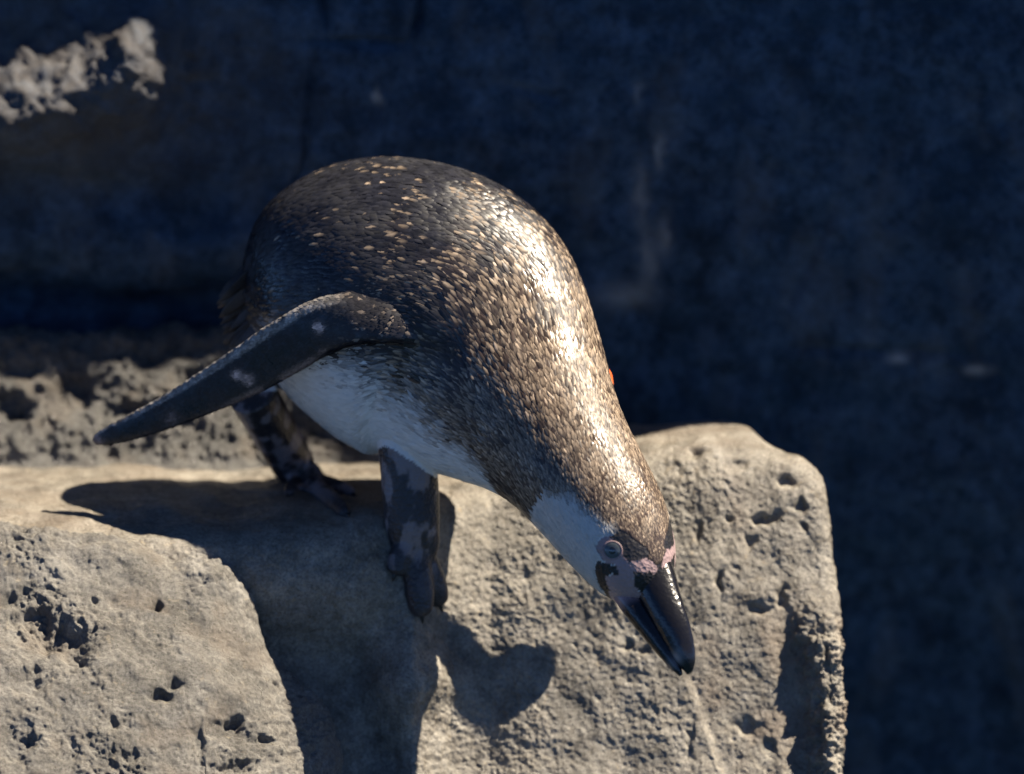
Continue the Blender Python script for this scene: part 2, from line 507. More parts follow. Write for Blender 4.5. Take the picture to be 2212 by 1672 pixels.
# --- unseen pool far below, put in so no warm light bounces up
gm, gnt, gb = new_mat('added_pool_water')
gn = N(gnt, 'ShaderNodeTexNoise', Scale=3.0, Detail=6.0)
gnt.links.new(ramp(gnt, gn.outputs[0], [(0.3, (0.012, 0.03, 0.045)), (0.7, (0.02, 0.045, 0.06))]), gb.inputs['Base Color'])
gb.inputs['Roughness'].default_value = 0.08
gb.inputs['IOR'].default_value = 1.33
gbp = gnt.nodes.new('ShaderNodeBump'); gbp.inputs['Strength'].default_value = 0.3; gbp.inputs['Distance'].default_value = 0.02
gn2 = N(gnt, 'ShaderNodeTexNoise', Scale=9.0, Detail=3.0)
gnt.links.new(gn2.outputs[0], gbp.inputs['Height']); gnt.links.new(gbp.outputs[0], gb.inputs['Normal'])
n_g = 40
gx, gy = np.meshgrid(np.linspace(-60, 60, n_g), np.linspace(-60, 60, n_g))
gi = np.arange(n_g * n_g).reshape(n_g, n_g)
added_water = mesh_object('added_water', np.stack([gx, gy, np.zeros_like(gx) - 0.1], -1).reshape(-1, 3),
                    np.stack([gi[:-1, :-1], gi[:-1, 1:], gi[1:, 1:], gi[1:, :-1]], -1).reshape(-1, 4), gm)
added_water['kind'] = 'structure'

bpy.context.view_layer.update()
def surface_under(px, py):
    """depth of the rock (towards viewer) at a place of the drawing grid"""
    tgt = to_world(np.array([px, -py, 0.0]))
    d = Vector(tgt - EYE).normalized()
    best = None
    for o in (rock_ledge, boulder):
        inv = o.matrix_world.inverted()
        ok, loc, nr, fi = o.ray_cast(inv @ Vector(EYE), d)
        if ok:
            z = to_grid(np.array(o.matrix_world @ loc))[2]
            best = z if best is None else max(best, z)
    return best

# ------------------------------------------------------------------ penguin
# stations along the spine from vent to bill: x, row, depth, half height, half width, roll
SP = np.array([
    [540, 668, 42, 88, 50, 0.05],
    [585, 660, 36, 186, 110, 0.08],
    [655, 651, 20, 254, 172, 0.10],
    [775, 648, -10, 314, 220, 0.12],
    [951, 684, -48, 321, 230, 0.16],
    [1051, 783, -120, 284, 176, 0.20],
    [1137, 875, -202, 216, 158, 0.26],
    [1198, 954, -278, 166, 138, 0.36],
    [1260, 1040, -332, 143, 132, 0.52],
    [1316, 1123, -371, 130, 124, 0.69],
    [1358, 1196, -400, 110, 108, 0.82],
    [1391, 1250, -418, 82, 84, 0.92],
    [1414, 1280, -427, 44, 46, 0.94]])
NR = 260
SPD, SPT = catmull(SP, NR)
def smooth_rows(A, sig):
    k = np.arange(-3 * sig, 3 * sig + 1); w = np.exp(-0.5 * (k / sig) ** 2); w /= w.sum()
    out = A.copy()
    for j in range(A.shape[1]):
        lo = 2 * A[0, j] - A[1:3 * sig + 1, j][::-1]; hi = 2 * A[-1, j] - A[-3 * sig - 1:-1, j][::-1]
        out[:, j] = np.convolve(np.concatenate([lo, A[:, j], hi]), w, 'valid')
    return out
SPD = smooth_rows(SPD, 7)
SC = np.stack([SPD[:, 0], -SPD[:, 1], -SPD[:, 2]], -1)
def frames(C, roll):
    T = norm(np.gradient(C, axis=0))
    if len(C) > 200:
        T = norm(smooth_rows(T, 9))
    V = np.array([0, 0, 1.0])
    Lat = norm(V - (T @ V)[:, None] * T)
    Dor = norm(np.cross(Lat, T))
    c, s = np.cos(roll)[:, None], np.sin(roll)[:, None]
    return T, c * Dor + s * Lat, c * Lat - s * Dor
ST, SD, SL = frames(SC, SPD[:, 5])

def body_point(ti, phi):
    """ti: fractional ring index; phi: 0 dorsal, +pi/2 side nearest the camera"""
    i = np.clip(np.floor(ti).astype(int), 0, NR - 2); f = (ti - i)[:, None]
    L = lambda A: A[i] * (1 - f) + A[i + 1] * f
    C, D, La = L(SC), norm(L(SD)), norm(L(SL))
    r = L(SPD)
    return C + D * (r[:, 3] * np.cos(phi))[:, None] + La * (r[:, 4] * np.sin(phi))[:, None]

def tube(C, r1, r2, A, B, nseg=40):
    """closed tube; A, B the two axes of each ring"""
    ph = np.linspace(0, 2 * math.pi, nseg, endpoint=False)
    V = (C[:, None] + A[:, None] * (r1[:, None] * np.cos(ph))[..., None] + B[:, None] * (r2[:, None] * np.sin(ph))[..., None])
    n = len(C)
    idx = np.arange(n * nseg).reshape(n, nseg)
    nx = np.roll(idx, -1, 1)
    F = np.stack([idx[:-1], nx[:-1], nx[1:], idx[1:]], -1).reshape(-1, 4).tolist()
    F.append(idx[0, ::-1].tolist()); F.append(idx[-1].tolist())
    return V.reshape(-1, 3), F

def limb(pts, n=40, nseg=28, axis=None):
    """tube through points (x, row, depth, r_in_plane, r_depth)"""
    d, _ = catmull(pts, n)
    C = np.stack([d[:, 0], -d[:, 1], -d[:, 2]], -1)
    T, D, L = frames(C, np.zeros(n))
    return tube(C, np.maximum(d[:, 3], 0.5), np.maximum(d[:, 4], 0.5), D, L, nseg)

def blade(pts, n=60, nseg=36, tilt=0.0, thick=None):
    """flat paddle: x, row, depth, half chord, half thickness, chord tilt"""
    d, _ = catmull(pts, n)
    C = np.stack([d[:, 0], -d[:, 1], -d[:, 2]], -1)
    T, D, L = frames(C, d[:, 5])
    return tube(C, np.maximum(d[:, 3], 0.5), np.maximum(d[:, 4], 0.5), D, L, nseg)

pieces = [tube(SC, SPD[:, 3], SPD[:, 4], SD, SL, 90)]
# near flipper (chord rolled so its upper edge leans to the camera) and far flipper, hidden behind the neck
FLIP = [(1050, 765, -110, 20, 10, 0.4), (965, 724, -222, 44, 14, 0.30), (880, 694, -254, 53, 15, 0.26), (786, 688, -246, 55, 13, 0.16), (700, 704, -224, 60, 12, -0.08),
        (620, 748, -194, 62, 12, -0.22), (540, 797, -160, 57, 11, -0.2), (450, 846, -127, 47, 10, -0.2), (360, 891, -97, 37, 9, -0.2),
        (290, 921, -76, 29, 8, -0.2), (238, 940, -60, 22, 7, -0.2), (212, 950, -52, 13, 6, -0.2), (203, 953, -49, 4, 3, -0.2)]
pieces.append(blade(FLIP, 90))
FARF = [(1165, 785, -175, 36, 28, 0.7), (1240, 815, -155, 38, 22, 0.65), (1284, 866, -132, 50, 16, 0.78), (1321, 955, -104, 62, 13, 0.66), (1360, 1055, -76, 64, 11, 0.5),
        (1386, 1112, -62, 58, 9, 0.6), (1400, 1142, -54, 46, 7, 0.6), (1407, 1158, -50, 26, 5, 0.6), (1409, 1163, -49, 8, 4, 0.6)]
pieces.append(blade(FARF, 60))
# legs and webbed feet resting on the rock
def foot(knee, ankle, tips, rk, ra, lead):
    out = []
    toe_path = []
    za = surface_under(ankle[0], ankle[1])
    A = (ankle[0], ankle[1], -za - ra * 0.6)
    mid = [(knee[0] * (1 - f) + A[0] * f, knee[1] * (1 - f) + A[1] * f, knee[2] * (1 - f) + A[2] * f) for f in (0.35, 0.7)]
    st = [(*knee, rk, rk * 0.9), (*mid[0], rk * 0.94, rk * 0.82), (*mid[1], (rk + ra) / 2, ra * 0.84), (*A, ra, ra * 0.72)]
    for f, kr in ((0.3, 0.86), (0.5, 0.55)):
        x = A[0] + (lead[0] - A[0]) * f; y = A[1] + (lead[1] - A[1]) * f
        st.append((x, y, -surface_under(x, y) - ra * 0.42 * kr, ra * kr, ra * 0.5 * kr))
    out.append(limb(st, 60, 36))
    ends = []
    for tx, ty, r in tips:
        pts = []
        for f in (0.0, 0.35, 0.7, 0.93, 1.0):
            x = A[0] + (tx - A[0]) * f; y = A[1] + (ty - A[1]) * f
            z = surface_under(x, y)
            rr = r * (1.0, 0.95, 1.05, 0.8, 0.35)[(0.0, 0.35, 0.7, 0.93, 1.0).index(f)]
            lift = 0.55 * r * (1.8 - f)
            pts.append((x, y, -z - lift, rr, rr * 0.8))
        out.append(limb(pts, 30, 20))
        ends.append(pts)
    # web between neighbouring toes
    for a, b in zip(ends[:-1], ends[1:]):
        V, F = [], []
        n, m = 12, 8
        for i in range(n):
            f = i / (n - 1) * 0.70
            pa = np.array([np.interp(f, (0, .35, .7, .93, 1), [p[k] for p in a]) for k in range(3)])
            pb = np.array([np.interp(f, (0, .35, .7, .93, 1), [p[k] for p in b]) for k in range(3)])
            for j in range(m):
                g = j / (m - 1)
                p = pa * (1 - g) + pb * g
                sag = 1 - 0.22 * 4 * g * (1 - g) * f
                p = np.array(A) + (p - np.array(A)) * sag if f > 0.2 else p
                V.append((p[0], -p[1], -p[2]))
        V = np.array(V); k = len(V)
        top = V + np.array([0, 2, 7.0]); bot = V - np.array([0, 2, 7.0])
        VV = np.concatenate([top, bot])
        g = np.arange(n * m).reshape(n, m)
        for i in range(n - 1):
            for j in range(m - 1):
                F.append([g[i, j], g[i, j + 1], g[i + 1, j + 1], g[i + 1, j]])
                F.append([k + g[i, j], k + g[i + 1, j], k + g[i + 1, j + 1], k + g[i, j + 1]])
        rim = [*g[0], *g[1:, -1], *g[-1, -2::-1], *g[-2:0:-1, 0]]
        for i in range(len(rim)):
            p, q = rim[i], rim[(i + 1) % len(rim)]
            F.append([p, k + p, k + q, q])
        out.append((VV, [[int(v) for v in f] for f in F]))
    return out, ends
near_parts, near_ends = foot((878, 940, -95), (892, 1140), [(852, 1242, 27), (912, 1332, 31), (952, 1308, 29)], 66, 58, (918, 1300))
far_parts, far_ends = foot((545, 850, 45), (645, 1022), [(622, 1070, 15), (750, 1112, 22), (764, 1068, 19)], 54, 44, (725, 1075))
pieces += near_parts + far_parts

AV, AF, off = [], [], 0
for V, F in pieces:
    AV.append(to_world(V)); AF += [[i + off for i in f] for f in F]; off += len(V)
AV = np.concatenate(AV)
tmp = bpy.data.meshes.new('tmp'); tmp.from_pydata(AV.tolist(), [], AF); tmp.update()
tob = bpy.data.objects.new('tmp', tmp); col.objects.link(tob)
import bmesh
bm = bmesh.new(); bm.from_mesh(tmp); bmesh.ops.recalc_face_normals(bm, faces=bm.faces[:]); bm.to_mesh(tmp); bm.free()
rm = tob.modifiers.new('r', 'REMESH'); rm.mode = 'VOXEL'; rm.voxel_size = 0.00125
sm = tob.modifiers.new('s', 'SMOOTH'); sm.factor = 0.5; sm.iterations = 5
dg = bpy.context.evaluated_depsgraph_get()
skin = bpy.data.meshes.new_from_object(tob.evaluated_get(dg))
bpy.data.objects.remove(tob)
nv = len(skin.vertices)
BV = np.empty(nv * 3, np.float32); skin.vertices.foreach_get('co', BV); BV = BV.reshape(-1, 3).astype(float)
BP = to_grid(BV)

def nearest_spine(P):
    best = np.full(len(P), 1e18); bi = np.zeros(len(P), int)
    for i in range(0, NR, 1):
        d = ((P - SC[i]) ** 2).sum(1)
        pl = np.abs((P - SC[i]) @ ST[i])
        d = pl ** 2 + 0.02 * d
        m = d < best
        best[m] = d[m]; bi[m] = i
    v = P - SC[bi]
    a = (v * SD[bi]).sum(1); b = (v * SL[bi]).sum(1)
    phi = np.arctan2(b, a)
    rad = np.sqrt((a / SPD[bi, 3]) ** 2 + (b / SPD[bi, 4]) ** 2)
    return SPT[bi], phi, rad, bi

# markings, in spine station and angle from the back
def white_mask(t, phi, P):
    """1 on white feathers (belly, cheek), 0 on dark ones"""
    a = np.degrees(np.abs(phi))
    edge = np.interp(t, [0, 1, 2, 3, 3.5, 3.8, 4.45, 5, 5.6, 6.4, 6.9, 7.15, 7.3, 8.12, 8.25, 8.57, 8.8, 9.08, 9.54, 9.7, 10.2, 12],
                        [130, 108, 104, 106, 109, 112, 120, 125, 129, 136, 142, 162, 190, 190, 100, 79, 73, 66, 58, 50, 50, 50])
    n = 7 * fbm(P, 60, 3, off=3.3)
    w = np.interp(t, [0, 5.5, 7.4, 8, 12], [19, 17, 10, 9, 8])
    return sstep(-w, w, a - edge + n)

def polys(tp, list_of_polys):
    out = np.zeros(len(tp), bool)
    for poly in list_of_polys:
        ins = np.zeros(len(tp), bool)
        n = len(poly)
        for i in range(n):
            ax, ay = poly[i]; cx, cy = poly[(i + 1) % n]
            c = (ay > tp[:, 1]) != (cy > tp[:, 1])
            ins ^= c & (tp[:, 0] < (cx - ax) * (tp[:, 1] - ay) / (cy - ay + 1e-12) + ax)
        out |= ins
    return out
# bare face skin and black marks as outlines in (station, degrees from the crown line)
PINK = [[(9.68, 63), (9.78, 51), (10.15, 44), (10.47, 44), (10.7, 33), (10.75, 21), (11.03, 10), (11.4, 4), (11.49, 15), (11.21, 32), (10.98, 45), (11.21, 53), (11.68, 62), (12.2, 62), (12.2, 185), (11.0, 185), (10.95, 129), (10.84, 99), (10.47, 85), (10.7, 68), (10.47, 62), (10.29, 72), (10.01, 75), (9.78, 75)]]
BLACK = [[(9.78, 55), (9.82, 38), (10.12, 29), (10.50, 16), (10.77, 11), (10.78, 29), (10.58, 46), (10.33, 48), (10.13, 48)],
         [(10.05, 80), (10.29, 72), (10.52, 61), (10.75, 66), (10.56, 77), (10.50, 85), (10.86, 99), (11.0, 129), (11.1, 185), (10.8, 185), (10.75, 114), (10.42, 105), (10.15, 91)],
         [(11.3, 20), (11.49, 15), (11.4, 0), (12.2, 0), (12.2, 62), (11.4, 60), (11.1, 48)]]

t_v, phi_v, rad_v, bi_v = nearest_spine(BP)
on_torso = rad_v < 1.10
wm = white_mask(t_v, phi_v, BP)
dark = np.array([0.020, 0.017, 0.017]); white = np.array([0.68, 0.68, 0.66])
tint = dark + (white - dark) * wm[:, None]
brownish = np.array([0.075, 0.055, 0.045])
band = np.clip(1 - np.abs(wm - 0.35) / 0.35, 0, 1)
tint = tint * (1 - 0.55 * band[:, None]) + brownish * 0.55 * band[:, None]
# flippers: blue-black, sunlit front edge painted pale, pinkish worn spots
fl, _ = catmull(FLIP, 90)
FLC = np.stack([fl[:, 0], -fl[:, 1], -fl[:, 2]], -1)
is_flip = np.zeros(nv, bool)
near = np.full(nv, 1e9); ni = np.zeros(nv, int)
for i in range(90):
    d = ((BP - FLC[i]) ** 2).sum(1); m = d < near; near[m] = d[m]; ni[m] = i
vF = BP - FLC[ni]
Tf, Df, Lf = frames(FLC, fl[:, 5])
chord = (vF * Df[ni]).sum(1) / fl[ni, 3]
is_flip = (rad_v > 1.04) & (np.sqrt(near) < fl[ni, 3] * 1.3 + 12) & (BP[:, 0] < 960)
n1 = fbm(BP, 16, 3, off=1.0); n2 = fbm(BP, 70, 3, off=2.0)
fc = np.tile(np.array([0.010, 0.0125, 0.018]), (nv, 1))
fc *= (1 + 0.35 * n1)[:, None]
edge = sstep(0.72, 0.90, np.abs(chord)) 
sunlit_edge = sstep(0.58, 0.74, chord * np.where(Df[ni][:, 1] > 0, 1, -1)) * sstep(800, 690, BP[:, 0])
fc = fc * (1 - sunlit_edge[:, None]) + np.array([0.22, 0.205, 0.19]) * (0.75 + 0.5 * n1[:, None]) * sunlit_edge[:, None]
low_edge = sstep(0.62, 0.86, -chord * np.where(Df[ni][:, 1] > 0, 1, -1)) * sstep(-0.1, 0.4, n2 + 0.25) * sstep(440, 560, BP[:, 0])
fc = fc * (1 - 0.7 * low_edge[:, None]) + np.array([0.16, 0.115, 0.10]) * 0.7 * low_edge[:, None]
for cx, cy, r, a in ((697, 703, 10, 1), (517, 806, 9, .8), (541, 817, 10, .9), (375, 898, 14, .15), (213, 950, 12, .3)):
    g = np.clip(1.5 * gauss(BP[:, 0], -BP[:, 1], cx, cy, r), 0, 1) * a * (0.6 + 0.6 * (n1 > -0.1))
    fc = fc * (1 - g[:, None]) + np.array([0.40, 0.30, 0.27]) * g[:, None]
tint[is_flip] = fc[is_flip]
# legs: pinkish grey skin blotched black
is_leg = (~is_flip) & (rad_v > 1.05) & (BP[:, 1] < -845) & (BP[:, 0] < 1000)
bl = fbm(BP * np.array([1, 0.55, 1]), 44, 4, 0.55, off=8.0)
lm_ = sstep(-0.16, 0.20, bl - 0.02)
toe_dark = sstep(-1170, -1260, BP[:, 1]) * (BP[:, 0] > 800) + sstep(-1045, -1095, BP[:, 1]) * (BP[:, 0] <= 800)
lc = np.array([0.030, 0.027, 0.03]) + (np.array([0.20, 0.178, 0.182]) - 0.03) * (lm_ * (1 - 0.85 * np.clip(toe_dark, 0, 1)))[:, None]
tint[is_leg] = lc[is_leg]
# face
tp = np.stack([t_v, np.degrees(np.abs(phi_v))], -1)
jit = 0.6 * fbm(BP, 14, 2, off=6.0)
tpj = tp + np.stack([jit * 0.05, jit * 2.0], -1)
if PINK:
    m = polys(tpj, PINK); tint[m] = np.array([0.33, 0.235, 0.235]) * (1 + 0.15 * n2[m, None])
    m = polys(tpj, BLACK); tint[m] = (0.014, 0.013, 0.014)
face = (t_v > 9.0)

base_pt = to_world(np.array([800.0, -1130.0, -10.0]))
penguin = bpy.data.objects.new('penguin', None); col.objects.link(penguin)
penguin.location = base_pt
penguin.empty_display_size = 0.05
tag(penguin, 'spotted dark penguin with white belly leaning head down over the rock edge', 'penguin')

M_SKIN = tinted('penguin_skin_and_down', 0.42, 420.0, 0.7, scaly=True)
a = skin.attributes.new('tint', 'FLOAT_COLOR', 'POINT')
a.data.foreach_set('color', np.concatenate([np.clip(tint, 0.005, 1), np.ones((nv, 1))], 1).astype(np.float32).ravel())
skin.materials.clear(); skin.materials.append(M_SKIN)
skin.vertices.foreach_set('co', (BV - base_pt).astype(np.float32).ravel())
skin.polygons.foreach_set('use_smooth', np.ones(len(skin.polygons), bool))
skin.update()
body = bpy.data.objects.new('body', skin); body.parent = penguin; col.objects.link(body)

bpy.context.view_layer.update()
def on_body(px, py):
    tgt = to_world(np.array([px, -py, 0.0])); d = Vector(tgt - EYE).normalized()
    inv = body.matrix_world.inverted()
    ok, loc, nr, fi = body.ray_cast(inv @ Vector(EYE), d)
    return (np.array(body.matrix_world @ loc), np.array(nr)) if ok else (None, None)

# --- plumage: small overlapping feathers laid from head to tail
ST_LEN = np.concatenate([[0], np.cumsum(np.linalg.norm(np.diff(SC, axis=0), axis=1))])
roots, lens, wids = [], [], []
s = 18.0
row = 0
while s < ST_LEN[-1] - 8:
    ti = np.interp(s, ST_LEN, np.arange(NR)); t = np.interp(s, ST_LEN, SPT)
    r = 0.5 * (np.interp(ti, np.arange(NR), SPD[:, 3]) + np.interp(ti, np.arange(NR), SPD[:, 4]))
    ln = np.interp(t, [0, 3, 5, 7, 8.5, 9.6, 10.6, 12], [28, 32, 32, 27, 20, 14, 10, 8])
    gap = ln * 0.30
    wd = ln * 0.165
    n = int(2 * math.pi * r / (wd * 0.95)) + 6
    ph = (np.arange(n) + 0.5 * (row % 2)) / n * 2 * math.pi - math.pi + rng.normal(0, 0.25, n) / n * 2 * math.pi
    roots.append(np.stack([ti + rng.normal(0, 0.22, n) * gap / (ST_LEN[-1] / NR), ph], -1))
    lens.append(ln * rng.uniform(0.85, 1.3, n)); wids.append(wd * rng.uniform(0.75, 1.15, n))
    s += gap; row += 1
roots = np.concatenate(roots); lens = np.concatenate(lens); wids = np.concatenate(wids)
roots[:, 0] = np.clip(roots[:, 0], 2, NR - 2)
ti, ph = roots.T
t_f = np.interp(ti, np.arange(NR), SPT)
p0 = body_point(ti, ph)
# tail-ward direction on the surface
dti = -np.maximum(1.0, lens / (ST_LEN[-1] / NR))
p1 = body_point(np.clip(ti + dti, 0, NR - 1.01), ph)
ddir = norm(p1 - p0)
pa_ = body_point(ti, ph + 0.02); pb_ = body_point(ti, ph - 0.02)
side = norm(pa_ - pb_)
nr_ = norm(np.cross(ddir, side))
Cc = np.stack([np.interp(ti, np.arange(NR), SC[:, k]) for k in range(3)], -1)
sgn = np.sign(((p0 - Cc) * nr_).sum(1))[:, None]
nr_ = nr_ * sgn
tw = rng.normal(0, 0.16, len(ti))[:, None]
ddir, side = ddir * np.cos(tw) + side * np.sin(tw), side * np.cos(tw) - ddir * np.sin(tw)
wmask = white_mask(t_f, ph, p0)
tpf = np.stack([t_f, np.degrees(np.abs(ph))], -1)
drop = np.zeros(len(ti), bool)
if PINK:
    drop |= polys(tpf, PINK) | polys(tpf, BLACK)
    t_tip = np.interp(np.clip(ti - lens / (ST_LEN[-1] / NR) * 0.8, 0, NR - 1), np.arange(NR), SPT)
    tpt = np.stack([t_tip, np.degrees(np.abs(ph))], -1)
    drop |= polys(tpt, BLACK[:2]) | polys(tpt, PINK)
drop |= (t_f > 11.2)
# leave out feathers that would lie inside the near flipper's root
k = ~drop
ti, ph, t_f, p0, ddir, side, nr_, lens, wids, wmask = (A[k] for A in (ti, ph, t_f, p0, ddir, side, nr_, lens, wids, wmask))
nf = len(ti)
prof = np.array([0.55, 0.95, 1.0, 0.70, 0.15]); along = np.array([0.0, 0.3, 0.6, 0.87, 1.05])
lift = np.array([-0.06, 0.03, 0.055, 0.05, 0.03])
tilt = rng.normal(0, 0.09, nf)
liftk = rng.uniform(0.3, 0.95, nf)
V = np.empty((nf, 5, 3, 3))
for j in range(5):
    c = p0 + ddir * (lens * along[j])[:, None]
    # follow the curved body: sample surface at that station
    tj = np.clip(ti - along[j] * lens / (ST_LEN[-1] / NR), 0, NR - 1.01)
    surf = body_point(tj, ph)
    c = 0.5 * c + 0.5 * (c - nr_ * ((c - surf) * nr_).sum(1)[:, None])
    c = c - nr_ * ((c - surf) * nr_).sum(1)[:, None] * 0.5
    up = nr_ * (lens * lift[j] * liftk + 0.6)[:, None]
    for q, sx in enumerate((-1, 0, 1)):
        V[:, j, q] = c + up + side * (sx * wids * prof[j])[:, None] + nr_ * ((0.16 * wids * (1 if sx == 0 else 0)) + sx * tilt * wids)[:, None]
swell = 17 * gauss(p0[:, 0], -p0[:, 1], 945, 706, 62, 60) * (p0[:, 2] > 100)
V += (nr_ * swell[:, None])[:, None, None, :]
g = np.arange(15).reshape(5, 3)
fq = np.stack([g[:-1, :-1], g[:-1, 1:], g[1:, 1:], g[1:, :-1]], -1).reshape(-1, 4)
F = (fq[None] + (np.arange(nf) * 15)[:, None, None]).reshape(-1, 4)
# colours: dark vane, tan worn tip on the back; plain white below
r1 = rng.uniform(0, 1, nf); r2 = rng.uniform(0, 1, nf)
pat = fbm(p0, 120, 3, off=4.2)
spot = np.clip(np.interp(t_f, [0, 2, 3, 4, 5, 6, 8, 9.5, 11, 12], [0.0, 0.0, 0.0, 0.11, 0.60, 0.76, 0.76, 0.55, 0.22, 0.12]) + 0.36 * pat * np.clip((t_f - 1.5) / 2, 0, 1), 0.01, 1)
has = (r1 < spot)
sunlit_warm = sstep(3.9, 6.0, t_f + 1.2 * pat)[:, None]  # browner vanes painted for the sunlit neck, blue-black for the shaded rump
vane = (np.array([0.0115, 0.0118, 0.0155])[None] * (1 - sunlit_warm) + np.array([0.036, 0.0255, 0.0205])[None] * sunlit_warm) * (0.6 + 0.8 * r2)[:, None]
tipc = np.array([0.33, 0.255, 0.185])[None] * (0.5 + 0.6 * rng.uniform(0, 1, nf) + 0.8 * (rng.uniform(0, 1, nf) < 0.12))[:, None]
tipc = np.where(has[:, None], tipc, vane * 1.8)
wcol = np.array([0.68, 0.68, 0.66])[None] * ((0.90 + 0.16 * r2) * np.interp(t_f, [7, 8.3], [1.0, 0.74]))[:, None]
tipw = np.array([0.0, 0.15, 0.85, 1.0, 0.5])
C = np.empty((nf, 5, 3, 3))
wsoft = np.clip(wmask + rng.normal(0, 0.16, nf) * (wmask > 0.02) * (wmask < 0.98), 0, 1)[:, None]
for j in range(5):
    cd = vane * (1 - tipw[j]) + tipc * tipw[j]
    cj = cd + (wcol - cd) * wsoft
    for q in range(3):
        C[:, j, q] = cj if q == 1 else cj * wsoft + (vane * 0.7 + 0.3 * cj) * (1 - wsoft)
# short scale-like feathers covering the near flipper, running to its tip
bmn = np.empty(nv * 3, np.float32); skin.vertex_normals.foreach_get('vector', bmn); bmn = bmn.reshape(-1, 3).astype(float)
gN = np.stack([bmn @ RIGHT, bmn @ UP, -(bmn @ FWD)], -1)
cand = np.where((rad_v > 0.985) & (np.sqrt(near) < fl[ni, 3] * 1.2 + 14) & (BP[:, 0] < 1010) & (gN[:, 2] > -0.3))[0]
pick = rng.choice(cand, min(9000, len(cand)), replace=False)
pn = norm(gN[pick]); pd = Tf[ni[pick]]
pd = norm(pd - (pd * pn).sum(1)[:, None] * pn); ps = np.cross(pn, pd)
fx = BP[pick, 0]
pl = np.interp(fx, [200, 500, 680, 780, 880, 1000], [7, 9, 12, 20, 28, 32]) * rng.uniform(0.8, 1.3, len(pick)); pw = pl * 0.3
Vf = np.empty((len(pick), 5, 3, 3)); Cf = np.empty((len(pick), 5, 3, 3))
bc = np.where(is_flip[pick][:, None], fc[pick], vane[:1] * 1.1)
bt = sstep(680, 800, fx + 40 * n2[pick])[:, None]
bc = bc * (1 - bt) + bt * np.where((rng.uniform(0, 1, len(pick)) < 0.10)[:, None], np.array([[0.11, 0.088, 0.07]]), np.array([[0.015, 0.014, 0.016]]))
shade = rng.uniform(0.7, 1.5, len(pick))[:, None]
for j in range(5):
    for q, sx in enumerate((-1, 0, 1)):
        Vf[:, j, q] = BP[pick] + pd * (pl * along[j])[:, None] + pn * (0.5 + pl * lift[j] * 0.7 + (0.12 * pw if sx == 0 else 0))[:, None] + ps * (sx * pw * prof[j])[:, None]
        Cf[:, j, q] = bc * shade * (1.0 + 0.35 * tipw[j])
F = np.concatenate([F, (fq[None] + ((nf + np.arange(len(pick))) * 15)[:, None, None]).reshape(-1, 4)])
V = np.concatenate([V, Vf]); C = np.concatenate([C, Cf])
m, nt, b = new_mat('wet_feathers')
nt.links.new(attr(nt, 'tint').outputs['Color'], b.inputs['Base Color'])
wetn = N(nt, 'ShaderNodeTexNoise', Scale=38.0, Detail=5.0, Roughness=0.65)
wgeo = nt.nodes.new('ShaderNodeNewGeometry'); nt.links.new(wgeo.outputs['Position'], wetn.inputs['Vector'])
nt.links.new(ramp(nt, wetn.outputs[0], [(0.40, 0.24), (0.58, 0.55)]), b.inputs['Roughness'])
b.inputs['Specular IOR Level'].default_value = 0.42
plum = mesh_object('plumage', to_world(V.reshape(-1, 3)), F, m, parent=penguin, origin=base_pt, attrs={'tint': C.reshape(-1, 3)})
plum['kind'] = 'stuff'

# --- tail: stiff blades
M_TAIL = tinted('tail_quills', 0.55, 700.0, 0.4)
tail_o = to_world(np.array([520.0, -690.0, -85.0]))
tail = None
def quill(root, tip, hw, bow, roll):
    n = 14
    f = np.linspace(0, 1, n)
    C = np.array(root) * (1 - f)[:, None] + np.array(tip) * f[:, None]
    C[:, 2] += bow * 4 * f * (1 - f)
    T = norm(np.gradient(C, axis=0))
    Lat = norm(np.cross(T, np.tile([math.sin(roll), 0, math.cos(roll)], (n, 1))))
    Nn = np.cross(Lat, T)
    w = hw * np.interp(f, [0, .2, .6, .85, 1], [.6, 1, .95, .6, .06])
    th = 3.0 * (1 - 0.7 * f)
    return tube(C, w, th, Lat, Nn, 8)
quills = []
for i in range(20):
    f = i / 19
    root = (618 - 14 * f + rng.normal(0, 5), -(505 + 195 * f), 10 - 60 * rng.uniform(0, 1))
    tip = (462 + 30 * f + 20 * rng.uniform(0, 1) ** 2, -(648 + 122 * f + rng.normal(0, 6)), -40 + 24 * rng.normal())
    V_, F_ = quill(root, tip, 16 + rng.uniform(-3, 4), rng.uniform(-4, 12), rng.normal(0, 0.5))
    cc = np.array([0.046, 0.035, 0.031]) * rng.uniform(0.6, 1.8)
    cv = np.tile(cc, (len(V_), 1)); cv[-24:] = np.array([0.08, 0.058, 0.046]) * rng.uniform(0.5, 1.2)
    quills.append((V_, F_, cv))
tail = bpy.data.objects.new('tail', None)
V_, F_, cv = quills[0]
tail = mesh_object('tail', to_world(V_), F_, M_TAIL, parent=penguin, origin=tail_o, attrs={'tint': cv})
for V_, F_, cv in quills[1:]:
    mesh_object('tail_feather', to_world(V_), F_, M_TAIL, parent=tail, origin=tail_o, attrs={'tint': cv})

